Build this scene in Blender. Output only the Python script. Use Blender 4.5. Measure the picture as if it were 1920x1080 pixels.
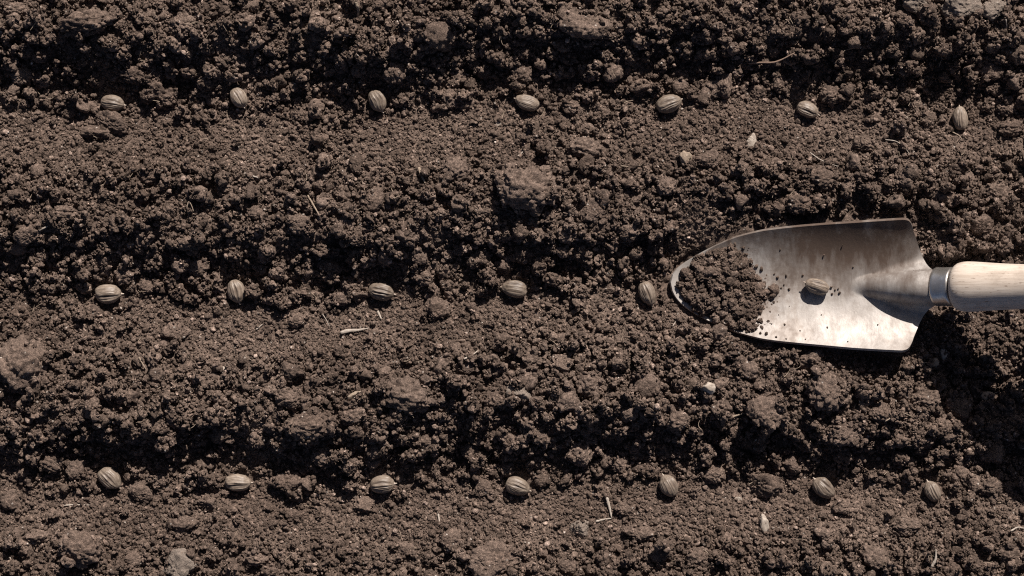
import bpy, bmesh, math, random
import numpy as np
from mathutils import Vector, Matrix

for _o in list(bpy.data.objects):
    bpy.data.objects.remove(_o)
scene = bpy.context.scene
COL = scene.collection
RNG = np.random.default_rng(11)
random.seed(5)

# ------------------------------------------------------------------ camera, sky, sun, exposure
H = 1.25                      # camera height above the furrow floor (m)
S = 0.64 / 1920.0             # metres per photo pixel on the plane z = 0
cam_d = bpy.data.cameras.new("camera")
cam = bpy.data.objects.new("camera", cam_d)
COL.objects.link(cam)
cam.location = (0, 0, H)
cam.rotation_euler = (0, 0, 0)
cam_d.sensor_width = 36.0
cam_d.lens = 36.0 * H / 0.64
cam_d.clip_start = 0.02
cam_d.clip_end = 100.0
scene.camera = cam

SUN_EL, SUN_AZ = math.radians(37.0), math.radians(19.0)     # azimuth from +Y towards +X
world = bpy.data.worlds.new("World")
scene.world = world
world.use_nodes = True
wn, wl = world.node_tree.nodes, world.node_tree.links
wn.clear()
w_out = wn.new("ShaderNodeOutputWorld")
w_bg = wn.new("ShaderNodeBackground")
w_sky = wn.new("ShaderNodeTexSky")
w_sky.sky_type = 'NISHITA'
w_sky.sun_disc = False
w_sky.sun_elevation = SUN_EL
w_sky.sun_rotation = SUN_AZ
w_sky.air_density = 0.4
w_sky.dust_density = 1.8
w_sky.ozone_density = 0.1
w_sky.altitude = 800
w_bg.inputs["Strength"].default_value = 0.05
wl.new(w_sky.outputs[0], w_bg.inputs[0])
wl.new(w_bg.outputs[0], w_out.inputs[0])

sun_d = bpy.data.lights.new("sun", 'SUN')
sun_d.energy = 5.0
sun_d.angle = math.radians(0.53)
sun_d.color = (1.0, 0.94, 0.875)
sun = bpy.data.objects.new("sun", sun_d)
COL.objects.link(sun)
sdir = Vector((math.sin(SUN_AZ) * math.cos(SUN_EL), math.cos(SUN_AZ) * math.cos(SUN_EL), math.sin(SUN_EL)))
sun.location = sdir * 3
sun.rotation_euler = sdir.to_track_quat('Z', 'Y').to_euler()

vs = scene.view_settings
vs.view_transform = 'Standard'
vs.look = 'None'
vs.exposure = 0.54
vs.gamma = 1.0
vs.use_curve_mapping = False
scene.cycles.use_denoising = False
scene.cycles.filter_width = 1.15


# ------------------------------------------------------------------ small helpers
def px2w(px, py, z=0.0):
    k = (H - z) / H
    return (np.asarray(px, float) - 960.0) * S * k, (540.0 - np.asarray(py, float)) * S * k


def w2px(x, y, z=0.0):
    k = (H - z) / H
    return x / (S * k) + 960.0, 540.0 - y / (S * k)


def sstep(a, b, x):
    t = np.clip((x - a) / (b - a), 0, 1)
    return t * t * (3 - 2 * t)


_TAB = np.random.default_rng(99).random((256, 256))


def vnoise(x, y, f, seed=0):
    """smooth value noise in -1..1, f in cycles per metre"""
    x = x * f + seed * 17.31
    y = y * f + seed * 9.77
    xi, yi = np.floor(x).astype(np.int64), np.floor(y).astype(np.int64)
    fx, fy = x - xi, y - yi
    fx = fx * fx * fx * (fx * (fx * 6 - 15) + 10)
    fy = fy * fy * fy * (fy * (fy * 6 - 15) + 10)
    a = _TAB[xi & 255, yi & 255]
    b = _TAB[(xi + 1) & 255, yi & 255]
    c = _TAB[xi & 255, (yi + 1) & 255]
    d = _TAB[(xi + 1) & 255, (yi + 1) & 255]
    return (a + (b - a) * fx + (c - a) * fy + (a - b - c + d) * fx * fy) * 2 - 1


def fbm(x, y, f, octs=3, seed=0, gain=0.5):
    s, amp, tot = 0.0, 1.0, 0.0
    for i in range(octs):
        s = s + amp * vnoise(x, y, f, seed + i * 3)
        tot += amp
        amp *= gain
        f *= 2.07
    return s / tot


_TAB3 = np.random.default_rng(77).random((32, 32, 32))


def vnoise3(p, f, seed=0):
    q = p * f + np.array([seed * 5.13, seed * 3.71, seed * 7.9])
    i = np.floor(q).astype(np.int64)
    t = q - i
    t = t * t * (3 - 2 * t)
    r = 0
    for dx in (0, 1):
        for dy in (0, 1):
            for dz in (0, 1):
                w = (t[:, 0] if dx else 1 - t[:, 0]) * (t[:, 1] if dy else 1 - t[:, 1]) * (t[:, 2] if dz else 1 - t[:, 2])
                r = r + w * _TAB3[(i[:, 0] + dx) & 31, (i[:, 1] + dy) & 31, (i[:, 2] + dz) & 31]
    return r * 2 - 1


def mesh_np(name, v, f, mat=None, smooth=True):
    """mesh from numpy verts (n,3) and faces (m,3) or (m,4)"""
    v = np.asarray(v, np.float32)
    f = np.asarray(f, np.int32)
    me = bpy.data.meshes.new(name)
    me.vertices.add(len(v))
    me.vertices.foreach_set("co", v.ravel())
    n, k = f.shape
    me.loops.add(n * k)
    me.loops.foreach_set("vertex_index", f.ravel())
    me.polygons.add(n)
    me.polygons.foreach_set("loop_start", np.arange(0, n * k, k, dtype=np.int32))
    me.polygons.foreach_set("loop_total", np.full(n, k, dtype=np.int32))
    if smooth:
        me.polygons.foreach_set("use_smooth", np.ones(n, dtype=bool))
    me.update(calc_edges=True)
    me.validate()
    if mat:
        me.materials.append(mat)
    return me


def grid_faces(nu, nv):
    a = np.arange(nu - 1)[:, None] * nv + np.arange(nv - 1)[None, :]
    return np.stack([a, a + nv, a + nv + 1, a + 1], -1).reshape(-1, 4)


def link(name, me, parent=None):
    o = bpy.data.objects.new(name, me)
    COL.objects.link(o)
    if parent is not None:
        o.parent = parent
    return o


def tag(o, label=None, cat=None, group=None, kind=None):
    if label:
        o["label"] = label
    if cat:
        o["category"] = cat
    if group:
        o["group"] = group
    if kind:
        o["kind"] = kind
    return o


# ------------------------------------------------------------------ materials
def new_mat(name):
    m = bpy.data.materials.new(name)
    m.use_nodes = True
    nt = m.node_tree
    b = nt.nodes["Principled BSDF"]
    return m, nt, b


def nd(nt, t, **kw):
    n = nt.nodes.new(t)
    for k, v in kw.items():
        setattr(n, k, v)
    return n


def noise(nt, vec, scale, detail=3, rough=0.6):
    n = nd(nt, "ShaderNodeTexNoise")
    n.inputs["Scale"].default_value = scale
    n.inputs["Detail"].default_value = detail
    n.inputs["Roughness"].default_value = rough
    if vec is not None:
        nt.links.new(vec, n.inputs["Vector"])
    return n.outputs["Fac"]


def ramp(nt, fac, stops):
    r = nd(nt, "ShaderNodeValToRGB")
    el = r.color_ramp.elements
    while len(el) > 1:
        el.remove(el[-1])
    el[0].position, el[0].color = stops[0][0], (*stops[0][1], 1)
    for p, c in stops[1:]:
        e = el.new(p)
        e.color = (*c, 1)
    nt.links.new(fac, r.inputs[0])
    return r.outputs[0]


def mixc(nt, fac, a, b, mode='MIX'):
    m = nd(nt, "ShaderNodeMix", data_type='RGBA', blend_type=mode)
    for sock, val in ((m.inputs[0], fac), (m.inputs[6], a), (m.inputs[7], b)):
        if isinstance(val, (int, float)):
            sock.default_value = val
        elif isinstance(val, tuple):
            sock.default_value = (*val, 1)
        else:
            nt.links.new(val, sock)
    return m.outputs[2]


def bump(nt, height, strength, dist, normal=None):
    b = nd(nt, "ShaderNodeBump")
    b.inputs["Strength"].default_value = strength
    b.inputs["Distance"].default_value = dist
    nt.links.new(height, b.inputs["Height"])
    if normal is not None:
        nt.links.new(normal, b.inputs["Normal"])
    return b.outputs[0]


def soil_material(name, tint_from=None, pale=0.0, gain=1.0):
    m, nt, b = new_mat(name)
    g = nd(nt, "ShaderNodeNewGeometry")
    P = g.outputs["Position"]
    n1 = noise(nt, P, 26, 6, 0.62)
    n2 = noise(nt, P, 420, 4, 0.65)
    c1 = ramp(nt, n1, [(0.3, (0.102 * gain, 0.0718 * gain, 0.0567 * gain)), (0.7, (0.169 * gain, 0.1225 * gain, 0.0980 * gain))])
    c2 = ramp(nt, n2, [(0.25, (0.5, 0.49, 0.48)), (0.5, (1, 1, 1)), (0.72, (1.75, 1.74, 1.72))])
    c = mixc(nt, 1.0, c1, c2, 'MULTIPLY')
    n3 = noise(nt, P, 1300, 2, 0.6)
    c = mixc(nt, 1.0, c, ramp(nt, n3, [(0.3, (0.62, 0.61, 0.60)), (0.5, (1, 1, 1)), (0.7, (1.55, 1.54, 1.52))]), 'MULTIPLY')
    # fine pale mineral grains
    v = nd(nt, "ShaderNodeTexVoronoi")
    v.inputs["Scale"].default_value = 330
    nt.links.new(P, v.inputs["Vector"])
    sp = nd(nt, "ShaderNodeMath", operation='LESS_THAN')
    nt.links.new(v.outputs["Distance"], sp.inputs[0])
    sp.inputs[1].default_value = 0.2
    rnd = nd(nt, "ShaderNodeMath", operation='GREATER_THAN')
    nt.links.new(v.outputs["Color"], rnd.inputs[0])
    rnd.inputs[1].default_value = 0.80
    both = nd(nt, "ShaderNodeMath", operation='MULTIPLY')
    nt.links.new(sp.outputs[0], both.inputs[0])
    nt.links.new(rnd.outputs[0], both.inputs[1])
    c = mixc(nt, both.outputs[0], c, (0.40, 0.345, 0.30))
    if tint_from:
        a = nd(nt, "ShaderNodeAttribute", attribute_type=tint_from, attribute_name="tint")
        t = ramp(nt, a.outputs["Fac"], [(0.0, (0.66, 0.65, 0.64)), (0.5, (1, 1, 1)), (0.9, (1.35, 1.35, 1.35)), (0.965, (1.5, 1.5, 1.5)), (1.0, (3.0, 3.1, 3.2))])
        c = mixc(nt, 1.0, c, t, 'MULTIPLY')
    if pale:
        c = mixc(nt, pale, c, (0.36, 0.30, 0.25))
    nt.links.new(c, b.inputs["Base Color"])
    b.inputs["Roughness"].default_value = 0.92
    b.inputs["Specular IOR Level"].default_value = 0.18
    h1 = noise(nt, P, 1100, 3, 0.7)
    h2 = noise(nt, P, 3000, 2, 0.6)
    nb = bump(nt, h1, 1.0, 0.0013)
    nb = bump(nt, h2, 0.8, 0.0005, nb)
    nt.links.new(nb, b.inputs["Normal"])
    return m


M_SOIL = soil_material("soil_ground")
M_CRUMB = soil_material("soil_crumb", tint_from='INSTANCER')
M_CLOD = soil_material("soil_clod", tint_from='OBJECT')
M_STONE = soil_material("pale_stone", pale=0.48)


def m_plain(name, col, col2, scale, rough=0.8, stretch=None, bumpd=0.0002, spec=0.25):
    m, nt, b = new_mat(name)
    tc = nd(nt, "ShaderNodeTexCoord")
    vec = tc.outputs["Object"]
    if stretch:
        mp = nd(nt, "ShaderNodeMapping")
        mp.inputs["Scale"].default_value = stretch
        nt.links.new(vec, mp.inputs[0])
        vec = mp.outputs[0]
    f = noise(nt, vec, scale, 4)
    nt.links.new(ramp(nt, f, [(0.3, col), (0.7, col2)]), b.inputs["Base Color"])
    b.inputs["Roughness"].default_value = rough
    b.inputs["Specular IOR Level"].default_value = spec
    nt.links.new(bump(nt, f, 0.6, bumpd), b.inputs["Normal"])
    return m


M_STRAW = m_plain("dry_straw", (0.25, 0.205, 0.168), (0.42, 0.36, 0.305), 700, 0.6)
M_TAN = m_plain("tan_fibre", (0.22, 0.165, 0.12), (0.34, 0.265, 0.20), 500, 0.7)
M_TWIG = m_plain("brown_twig", (0.16, 0.105, 0.075), (0.26, 0.18, 0.135), 400, 0.6)
M_FLAKE = m_plain("pale_chip", (0.25, 0.20, 0.16), (0.46, 0.39, 0.325), 420, 0.7)
M_TIP = m_plain("seed_tip", (0.36, 0.285, 0.225), (0.48, 0.40, 0.33), 600, 0.55)


def seed_material():
    m, nt, b = new_mat("seed_husk")
    tc = nd(nt, "ShaderNodeTexCoord")
    at = nd(nt, "ShaderNodeAttribute", attribute_name="groove")
    mp = nd(nt, "ShaderNodeMapping")
    mp.inputs["Scale"].default_value = (0.16, 1, 1)
    nt.links.new(tc.outputs["Object"], mp.inputs[0])
    f = noise(nt, mp.outputs[0], 1500, 4, 0.6)
    f2 = noise(nt, tc.outputs["Object"], 260, 3)
    oi = nd(nt, "ShaderNodeObjectInfo")
    c = ramp(nt, f, [(0.3, (0.105, 0.077, 0.058)), (0.52, (0.232, 0.183, 0.144)), (0.72, (0.41, 0.342, 0.28))])
    c = mixc(nt, 0.5, c, ramp(nt, f2, [(0.35, (0.15, 0.113, 0.087)), (0.65, (0.30, 0.242, 0.194))]))
    c = mixc(nt, 1.0, c, ramp(nt, oi.outputs["Random"], [(0.0, (0.68, 0.67, 0.65)), (1.0, (1.12, 1.11, 1.09))]), 'MULTIPLY')
    dust = noise(nt, tc.outputs["Object"], 420, 5, 0.7)
    c = mixc(nt, ramp(nt, dust, [(0.5, (0, 0, 0)), (0.68, (0.75, 0.75, 0.75))]), c, (0.13, 0.093, 0.073))
    c = mixc(nt, at.outputs["Fac"], c, (0.055, 0.036, 0.026))
    nt.links.new(c, b.inputs["Base Color"])
    b.inputs["Roughness"].default_value = 0.48
    b.inputs["Specular IOR Level"].default_value = 0.4
    nt.links.new(bump(nt, f, 0.5, 0.00025), b.inputs["Normal"])
    return m


M_SEED = seed_material()


def blade_material():
    m, nt, b = new_mat("worn_steel")
    tc = nd(nt, "ShaderNodeTexCoord")
    O = tc.outputs["Object"]
    mp = nd(nt, "ShaderNodeMapping")
    mp.inputs["Scale"].default_value = (1.0, 0.22, 1.0)
    mp.inputs["Rotation"].default_value = (0, 0, 0.5)
    nt.links.new(O, mp.inputs[0])
    stain = noise(nt, O, 32, 6, 0.62)
    fine = noise(nt, O, 260, 5, 0.7)
    scr = noise(nt, mp.outputs[0], 900, 3, 0.7)
    c = ramp(nt, stain, [(0.36, (0.17, 0.132, 0.108)), (0.47, (0.31, 0.262, 0.228)), (0.54, (0.375, 0.335, 0.302)), (0.66, (0.42, 0.38, 0.348))])
    c = mixc(nt, 0.25, c, ramp(nt, fine, [(0.3, (0.12, 0.095, 0.08)), (0.65, (0.42, 0.40, 0.38))]))
    # dried-mud film and stain; ellipse also paints the upper half's shade and dark reflection
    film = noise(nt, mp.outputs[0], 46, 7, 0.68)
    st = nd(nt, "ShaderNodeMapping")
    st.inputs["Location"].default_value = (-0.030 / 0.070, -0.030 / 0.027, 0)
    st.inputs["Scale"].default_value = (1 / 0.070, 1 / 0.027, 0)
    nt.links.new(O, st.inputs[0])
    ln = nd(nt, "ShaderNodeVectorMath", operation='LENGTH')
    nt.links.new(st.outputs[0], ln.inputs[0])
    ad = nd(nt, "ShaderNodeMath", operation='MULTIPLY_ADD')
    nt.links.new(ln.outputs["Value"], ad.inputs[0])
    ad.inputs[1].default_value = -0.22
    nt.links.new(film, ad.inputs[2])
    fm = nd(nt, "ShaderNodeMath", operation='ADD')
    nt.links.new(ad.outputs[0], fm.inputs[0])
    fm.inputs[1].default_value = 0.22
    stain_shade = ramp(nt, fm.outputs[0], [(0.36, (0, 0, 0)), (0.47, (0.55, 0.55, 0.55)), (0.62, (1, 1, 1))])
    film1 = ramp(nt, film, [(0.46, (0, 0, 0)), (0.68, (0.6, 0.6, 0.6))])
    film_shade = nd(nt, "ShaderNodeMath", operation='MAXIMUM')
    nt.links.new(stain_shade, film_shade.inputs[0])
    nt.links.new(film1, film_shade.inputs[1])
    c = mixc(nt, film_shade.outputs[0], c, (0.088, 0.061, 0.047))
    nt.links.new(c, b.inputs["Base Color"])
    mt = nd(nt, "ShaderNodeMapRange")
    mt.inputs["To Min"].default_value = 0.26
    mt.inputs["To Max"].default_value = 0.05
    nt.links.new(film_shade.outputs[0], mt.inputs["Value"])
    nt.links.new(mt.outputs[0], b.inputs["Metallic"])
    b.inputs["Specular IOR Level"].default_value = 0.2
    r = nd(nt, "ShaderNodeMapRange")
    r.inputs["From Min"].default_value = 0.3
    r.inputs["From Max"].default_value = 0.7
    r.inputs["To Min"].default_value = 0.64
    r.inputs["To Max"].default_value = 0.48
    nt.links.new(stain, r.inputs["Value"])
    fr_ = nd(nt, "ShaderNodeMath", operation='MULTIPLY')
    nt.links.new(film_shade.outputs[0], fr_.inputs[0])
    fr_.inputs[1].default_value = 0.82
    fr2 = nd(nt, "ShaderNodeMath", operation='MAXIMUM')
    nt.links.new(fr_.outputs[0], fr2.inputs[0])
    nt.links.new(r.outputs[0], fr2.inputs[1])
    nt.links.new(fr2.outputs[0], b.inputs["Roughness"])
    nb = bump(nt, scr, 0.28, 0.0003)
    nb = bump(nt, fine, 0.16, 0.0006, nb)
    nt.links.new(nb, b.inputs["Normal"])
    return m


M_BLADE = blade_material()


def ferrule_material():
    m, nt, b = new_mat("ferrule_metal")
    tc = nd(nt, "ShaderNodeTexCoord")
    f = noise(nt, tc.outputs["Object"], 240, 4)
    nt.links.new(ramp(nt, f, [(0.3, (0.48, 0.43, 0.39)), (0.7, (0.62, 0.59, 0.56))]), b.inputs["Base Color"])
    b.inputs["Metallic"].default_value = 0.9
    b.inputs["Roughness"].default_value = 0.33
    nt.links.new(bump(nt, f, 0.1, 0.0004), b.inputs["Normal"])
    return m


M_FERRULE = ferrule_material()


def wood_material():
    m, nt, b = new_mat("ash_wood")
    tc = nd(nt, "ShaderNodeTexCoord")
    O = tc.outputs["Object"]
    mp = nd(nt, "ShaderNodeMapping")
    mp.inputs["Scale"].default_value = (0.055, 1, 1)
    nt.links.new(O, mp.inputs[0])
    gr = noise(nt, mp.outputs[0], 700, 5, 0.7)
    big = noise(nt, mp.outputs[0], 170, 3, 0.5)
    mp2 = nd(nt, "ShaderNodeMapping")
    mp2.inputs["Scale"].default_value = (0.10, 1, 1)
    nt.links.new(O, mp2.inputs[0])
    pore = noise(nt, mp2.outputs[0], 1500, 2, 0.6)
    c = ramp(nt, big, [(0.3, (0.55, 0.45, 0.365)), (0.7, (0.68, 0.59, 0.51))])
    c = mixc(nt, 0.45, c, ramp(nt, gr, [(0.3, (0.27, 0.20, 0.15)), (0.6, (0.58, 0.50, 0.42))]))
    pm = ramp(nt, pore, [(0.30, (1, 1, 1)), (0.36, (0, 0, 0))])
    c = mixc(nt, pm, c, (0.20, 0.14, 0.10))
    grime = noise(nt, O, 75, 5, 0.65)
    c = mixc(nt, ramp(nt, grime, [(0.54, (0, 0, 0)), (0.75, (0.4, 0.4, 0.4))]), c, (0.20, 0.145, 0.108))
    nt.links.new(c, b.inputs["Base Color"])
    b.inputs["Roughness"].default_value = 0.6
    b.inputs["Specular IOR Level"].default_value = 0.15
    nt.links.new(bump(nt, gr, 0.25, 0.0004), b.inputs["Normal"])
    return m


M_WOOD = wood_material()

# ------------------------------------------------------------------ the lie of the land
# rows of seeds: px, py, heading of the tip (deg, counter-clockwise), length px, width px, style, roll
SEEDS = [
    ("top", 210, 193, -10, 45, 29, 0), ("top", 448, 184, -60, 39, 28, 1), ("top", 708, 190, -65, 43, 30, 2),
    ("top", 988, 193, 160, 45, 28, 3), ("top", 1254, 195, 20, 47, 32, 0), ("top", 1515, 206, -25, 43, 28, 4),
    ("top", 1800, 222, 95, 43, 27, 2),
    ("middle", 204, 551, 0, 50, 34, 4), ("middle", 443, 546, -75, 45, 32, 5), ("middle", 715, 547, -12, 48, 31, 0),
    ("middle", 965, 542, 172, 47, 31, 4), ("middle", 1213, 550, -68, 46, 29, 5),
    ("bottom", 206, 897, -45, 47, 34, 5), ("bottom", 446, 905, 0, 49, 30, 4), ("bottom", 717, 908, 3, 47, 31, 0),
    ("bottom", 971, 912, -20, 46, 32, 1), ("bottom", 1253, 910, 117, 44, 32, 3), ("bottom", 1543, 914, 135, 46, 32, 4),
    ("bottom", 1748, 920, 118, 41, 28, 2),
]
ORD = ["first", "second", "third", "fourth", "fifth", "sixth", "seventh"]

# profile across one ridge, phase in photo pixels below the furrow floor -> height in metres
PROF_P = np.array([-40, 0, 22, 50, 85, 130, 180, 225, 252, 268, 285, 305, 325, 342, 355])
PROF_Z = np.array([2.0, 0.0, 0.5, 3.0, 6.8, 11.0, 14.0, 16.0, 16.5, 15.2, 11.0, 6.2, 2.6, 0.7, 0.0]) * 1e-3


def phase(x, y):
    """photo-pixel phase below the nearest furrow above"""
    u, v = x / S + 960.0, 540.0 - y / S
    bend = 6 * np.sin(u / 310.0) + 14 * np.clip((u - 1250) / 600.0, 0, 2.0) ** 2
    bend = bend + 16 * vnoise(x, y, 9.0, 3) + 9 * vnoise(x, y, 26.0, 4)
    v = v - bend - 166.0
    return np.mod(v, 358.0) * (355.0 / 358.0)


def base_height(x, y):
    p = phase(x, y)
    z = np.interp(p, PROF_P, PROF_Z)
    wall = sstep(215, 262, p) * (1 - sstep(335, 352, p))
    z = z + (0.0030 + 0.0040 * wall) * fbm(x, y, 24, 3, 11) + 0.0016 * (0.35 + wall) * fbm(x, y, 100, 2, 21)
    # the hollow to the lower right of the tool
    u, v = x / S + 960.0, 540.0 - y / S
    z = z - 0.020 * np.exp(-(((u - 1850) / 120) ** 2 + ((v - 735) / 90) ** 2))
    # ground scraped low along the upper side of the tool
    rim = np.exp(-((v - 405) / 38) ** 2) * sstep(1290, 1380, u) * (1 - sstep(1730, 1800, u))
    z = z * (1 - 0.45 * rim)
    return z


def looseness(x, y):
    """0 = pressed fine soil on the lit slopes, 1 = loose crumbs"""
    p = phase(x, y)
    smooth = sstep(12, 50, p) * (1 - sstep(95, 165, p))
    r = 1 - 0.8 * smooth + 0.5 * fbm(x, y, 22, 2, 31)
    return np.clip(r, 0.05, 1.3)


# ---- trowel geometry in photo pixels
TOP_X = [1258, 1262, 1270, 1284, 1300, 1320, 1340, 1360, 1380, 1405, 1430, 1465, 1500, 1550, 1600, 1650, 1694, 1702, 1707, 1710, 1716, 1725, 1732, 1740, 1749, 1760]
TOP_Y = [530, 515, 504, 493, 483, 472, 462, 453, 445, 438.5, 433, 428.5, 425, 421, 418, 414.5, 412, 413, 416, 422, 441, 472, 489, 500, 507, 510]
BOT_X = [1258, 1261, 1267, 1278, 1292, 1310, 1330, 1355, 1380, 1405, 1430, 1465, 1500, 1550, 1600, 1650, 1692, 1701, 1706, 1710, 1716, 1724, 1730, 1738, 1748, 1760]
BOT_Y = [530, 545, 557, 570, 581, 592, 602, 613, 622, 629, 635, 639.5, 643, 647.5, 652, 655, 657, 655, 650, 642, 626, 605, 592, 583, 575, 570]
BL_R = 0.0662          # radius of the dish
BL_YC = 535.0
FER_X = 1757.0
AX_PITCH = math.radians(33.0)
ZC0, ZC1 = 0.0035, 0.0165


def blade_center(px):
    u = np.clip((px - 1258) / (1700 - 1258), 0, 1.15)
    return ZC0 + (ZC1 - ZC0) * u + 0.0035 * np.clip((0.10 - u) / 0.10, 0, 1) ** 2


Z_FER = float(blade_center(FER_X)) + 0.0088


def blade_z(px, py):
    d = (py - BL_YC) * S
    z = blade_center(px) + BL_R - np.sqrt(BL_R ** 2 - np.clip(d, -0.055, 0.055) ** 2)
    t = np.clip((px - 1585) / (FER_X - 1585), 0, 1.05)
    r = 0.0035 + 0.0085 * t ** 0.6
    dd = (py - (535 + 4.5 * t)) * S
    zr = blade_center(px) - 0.0080 + (Z_FER - float(blade_center(FER_X)) + 0.0080 - 0.0014) * np.sin(np.clip(t, 0, 1) * math.pi / 2) ** 1.1
    ridge = zr + np.sqrt(np.maximum(r ** 2 - dd ** 2, 0)) - 0.9 * np.maximum(np.abs(dd) - r, 0)
    ridge = np.where(t <= 0, -1.0, ridge)
    k = 0.0030
    hh = np.clip(0.5 + 0.5 * (ridge - z) / k, 0, 1)
    return z * (1 - hh) + ridge * hh + k * hh * (1 - hh)


def blade_inside(px, py, grow=0.0):
    """signed feel of the outline in px: positive inside"""
    t = np.interp(px, TOP_X, TOP_Y)
    b = np.interp(px, BOT_X, BOT_Y)
    ins = np.minimum(py - t, b - py) + grow
    return np.where((px > 1258 - grow) & (px < 1757 + grow), ins, -99.0)


# ------------------------------------------------------------------ working height map (0.5 mm cells)
GX0, GX1, GY0, GY1, CELL = -0.44, 0.44, -0.275, 0.275, 0.0005
gx = np.arange(GX0, GX1, CELL)
gy = np.arange(GY0, GY1, CELL)
NX, NY = len(gx), len(gy)
XX, YY = np.meshgrid(gx, gy, indexing='ij')
HM = base_height(XX, YY)
LOOSE = looseness(XX, YY)


def cell(x, y):
    return (np.clip(((x - GX0) / CELL).astype(int), 0, NX - 1), np.clip(((y - GY0) / CELL).astype(int), 0, NY - 1))


def splat(hm, x, y, zc, rx, ry, rz, sink=False):
    """raise hm to the top of an ellipsoid centred at zc"""
    i0, i1 = int((x - rx - GX0) / CELL), int((x + rx - GX0) / CELL) + 2
    j0, j1 = int((y - ry - GY0) / CELL), int((y + ry - GY0) / CELL) + 2
    if i0 < 0 or j0 < 0 or i1 >= NX or j1 >= NY:
        return
    a = (gx[i0:i1, None] - x) / rx
    b = (gy[None, j0:j1] - y) / ry
    q = 1 - a * a - b * b
    s = hm[i0:i1, j0:j1]
    np.maximum(s, np.where(q > 0, zc + rz * np.sqrt(np.maximum(q, 0)), -1), out=s)


# lumpy packed soil: domes of many sizes pressed into the ground sheet
n_sp = 34000
sx = RNG.uniform(GX0 + .006, GX1 - .006, n_sp)
sy = RNG.uniform(GY0 + .006, GY1 - .006, n_sp)
sr = 0.00105 * (1 - RNG.random(n_sp)) ** -0.42
sr = np.minimum(sr, 0.0052)
order = np.argsort(-sr)
H0 = HM.copy()
for k in order:
    i, j = int((sx[k] - GX0) / CELL), int((sy[k] - GY0) / CELL)
    lo = LOOSE[i, j]
    if sr[k] > 0.0035 and lo < 0.5:
        continue
    r = sr[k]
    splat(HM, sx[k], sy[k], HM[i, j] * 0.5 + H0[i, j] * 0.5 - r * (0.75 - 0.5 * min(lo, 1)), r * RNG.uniform(.8, 1.25), r * RNG.uniform(.8, 1.25), r * 0.9)
HM += 0.00035 * fbm(XX, YY, 420, 2, 41) * (0.4 + LOOSE)

# seat of the trowel
UX, UY = w2px(XX, YY, 0.016)
ins = blade_inside(UX, UY, 12.0)
zb = blade_z(UX, UY)
under = ins > 0
near = (ins > -34) & (ins <= 0) & (UX < 1520)
HM = np.where(under, np.minimum(HM, zb - 0.0035), HM)
RIM_Y = np.interp(UX, TOP_X, TOP_Y)
bank = (UX > 1262) & (UX < 1735) & (UY < RIM_Y) & (UY > RIM_Y - 150)
RIM_LIM = np.where(bank, blade_z(UX, RIM_Y) - 0.0055 + (RIM_Y - UY) * S * 0.42, 1.0)
HM = np.minimum(HM, RIM_LIM)
tip_w = np.clip((1500 - UX) / 200, 0, 1)
tip_ring = np.clip(1 - np.abs(blade_inside(UX, UY, 0.0)) / 30.0, 0, 1) * tip_w
HM = np.where(under, HM, HM + np.clip(zb - 0.0045 - HM, 0, 0.006) * sstep(0, 1, tip_ring))
TROWEL_MASK = blade_inside(UX, UY, 14.0) > 0

# beds for the seeds
SEED_POS = []
for (row, px, py, ang, L, W, st) in SEEDS:
    x, y = [float(q) for q in px2w(px, py, 0.005)]
    rr = 0.5 * L * S
    i, j = int((x - GX0) / CELL), int((y - GY0) / CELL)
    n = int(rr * 2.2 / CELL)
    sub = HM[i - n:i + n, j - n:j + n]
    d = np.hypot(gx[i - n:i + n, None] - x, gy[None, j - n:j + n] - y)
    z0 = float(np.mean(sub[d < rr * 1.0]))
    w = 1 - sstep(rr * 0.9, rr * 2.1, np.hypot(gx[i - n:i + n, None] - x, np.maximum(gy[None, j - n:j + n] - y - rr * 0.6, 0) + np.minimum(gy[None, j - n:j + n] - y, 0)))
    sub[:] = np.where(sub > z0 - 0.0008, sub * (1 - 0.85 * w) + 0.85 * w * (z0 - 0.0008), sub)
    SEED_POS.append((x, y, z0 + 0.36 * W * S))

# open the wall towards the sun above each seed, as a finger pressing the row would
SUN_LIM = RIM_LIM.copy()
hs = np.array([sdir.x, sdir.y]) / math.hypot(sdir.x, sdir.y)
for (x, y, z), sd in zip(SEED_POS, SEEDS):
    al = (XX - x) * hs[0] + (YY - y) * hs[1]
    pe = np.abs(-(XX - x) * hs[1] + (YY - y) * hs[0])
    lim = z - 0.10 * sd[5] * S + np.maximum(al, 0) * math.tan(SUN_EL) * 0.92 + np.maximum(pe - 0.42 * sd[4] * S, 0) * 1.3
    SUN_LIM = np.where((al > 0.004) & (al < 0.05), np.minimum(SUN_LIM, lim), SUN_LIM)
HM = np.minimum(HM, SUN_LIM - 0.0005)

# ------------------------------------------------------------------ ground sheet (one mesh, fine in the middle, out to 6 m)
def graded(c, step, far):
    core = np.arange(-c, c + step / 2, step)
    out, s, v = [], step, core[-1]
    while v < far:
        s *= 1.065
        v += s
        out.append(v)
    out = np.array(out)
    return np.concatenate([-out[::-1] - (core[0] + c) * 0, core, out])


tx = graded(0.365, 0.00092, 6.0)
ty = graded(0.215, 0.00092, 6.0)
TX, TY = np.meshgrid(tx, ty, indexing='ij')
TZ = base_height(TX, TY)


def sample(hm, x, y):
    fx = np.clip((x - GX0) / CELL, 0, NX - 1.001)
    fy = np.clip((y - GY0) / CELL, 0, NY - 1.001)
    i, j = fx.astype(int), fy.astype(int)
    a, b = fx - i, fy - j
    return hm[i, j] * (1 - a) * (1 - b) + hm[i + 1, j] * a * (1 - b) + hm[i, j + 1] * (1 - a) * b + hm[i + 1, j + 1] * a * b


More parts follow.
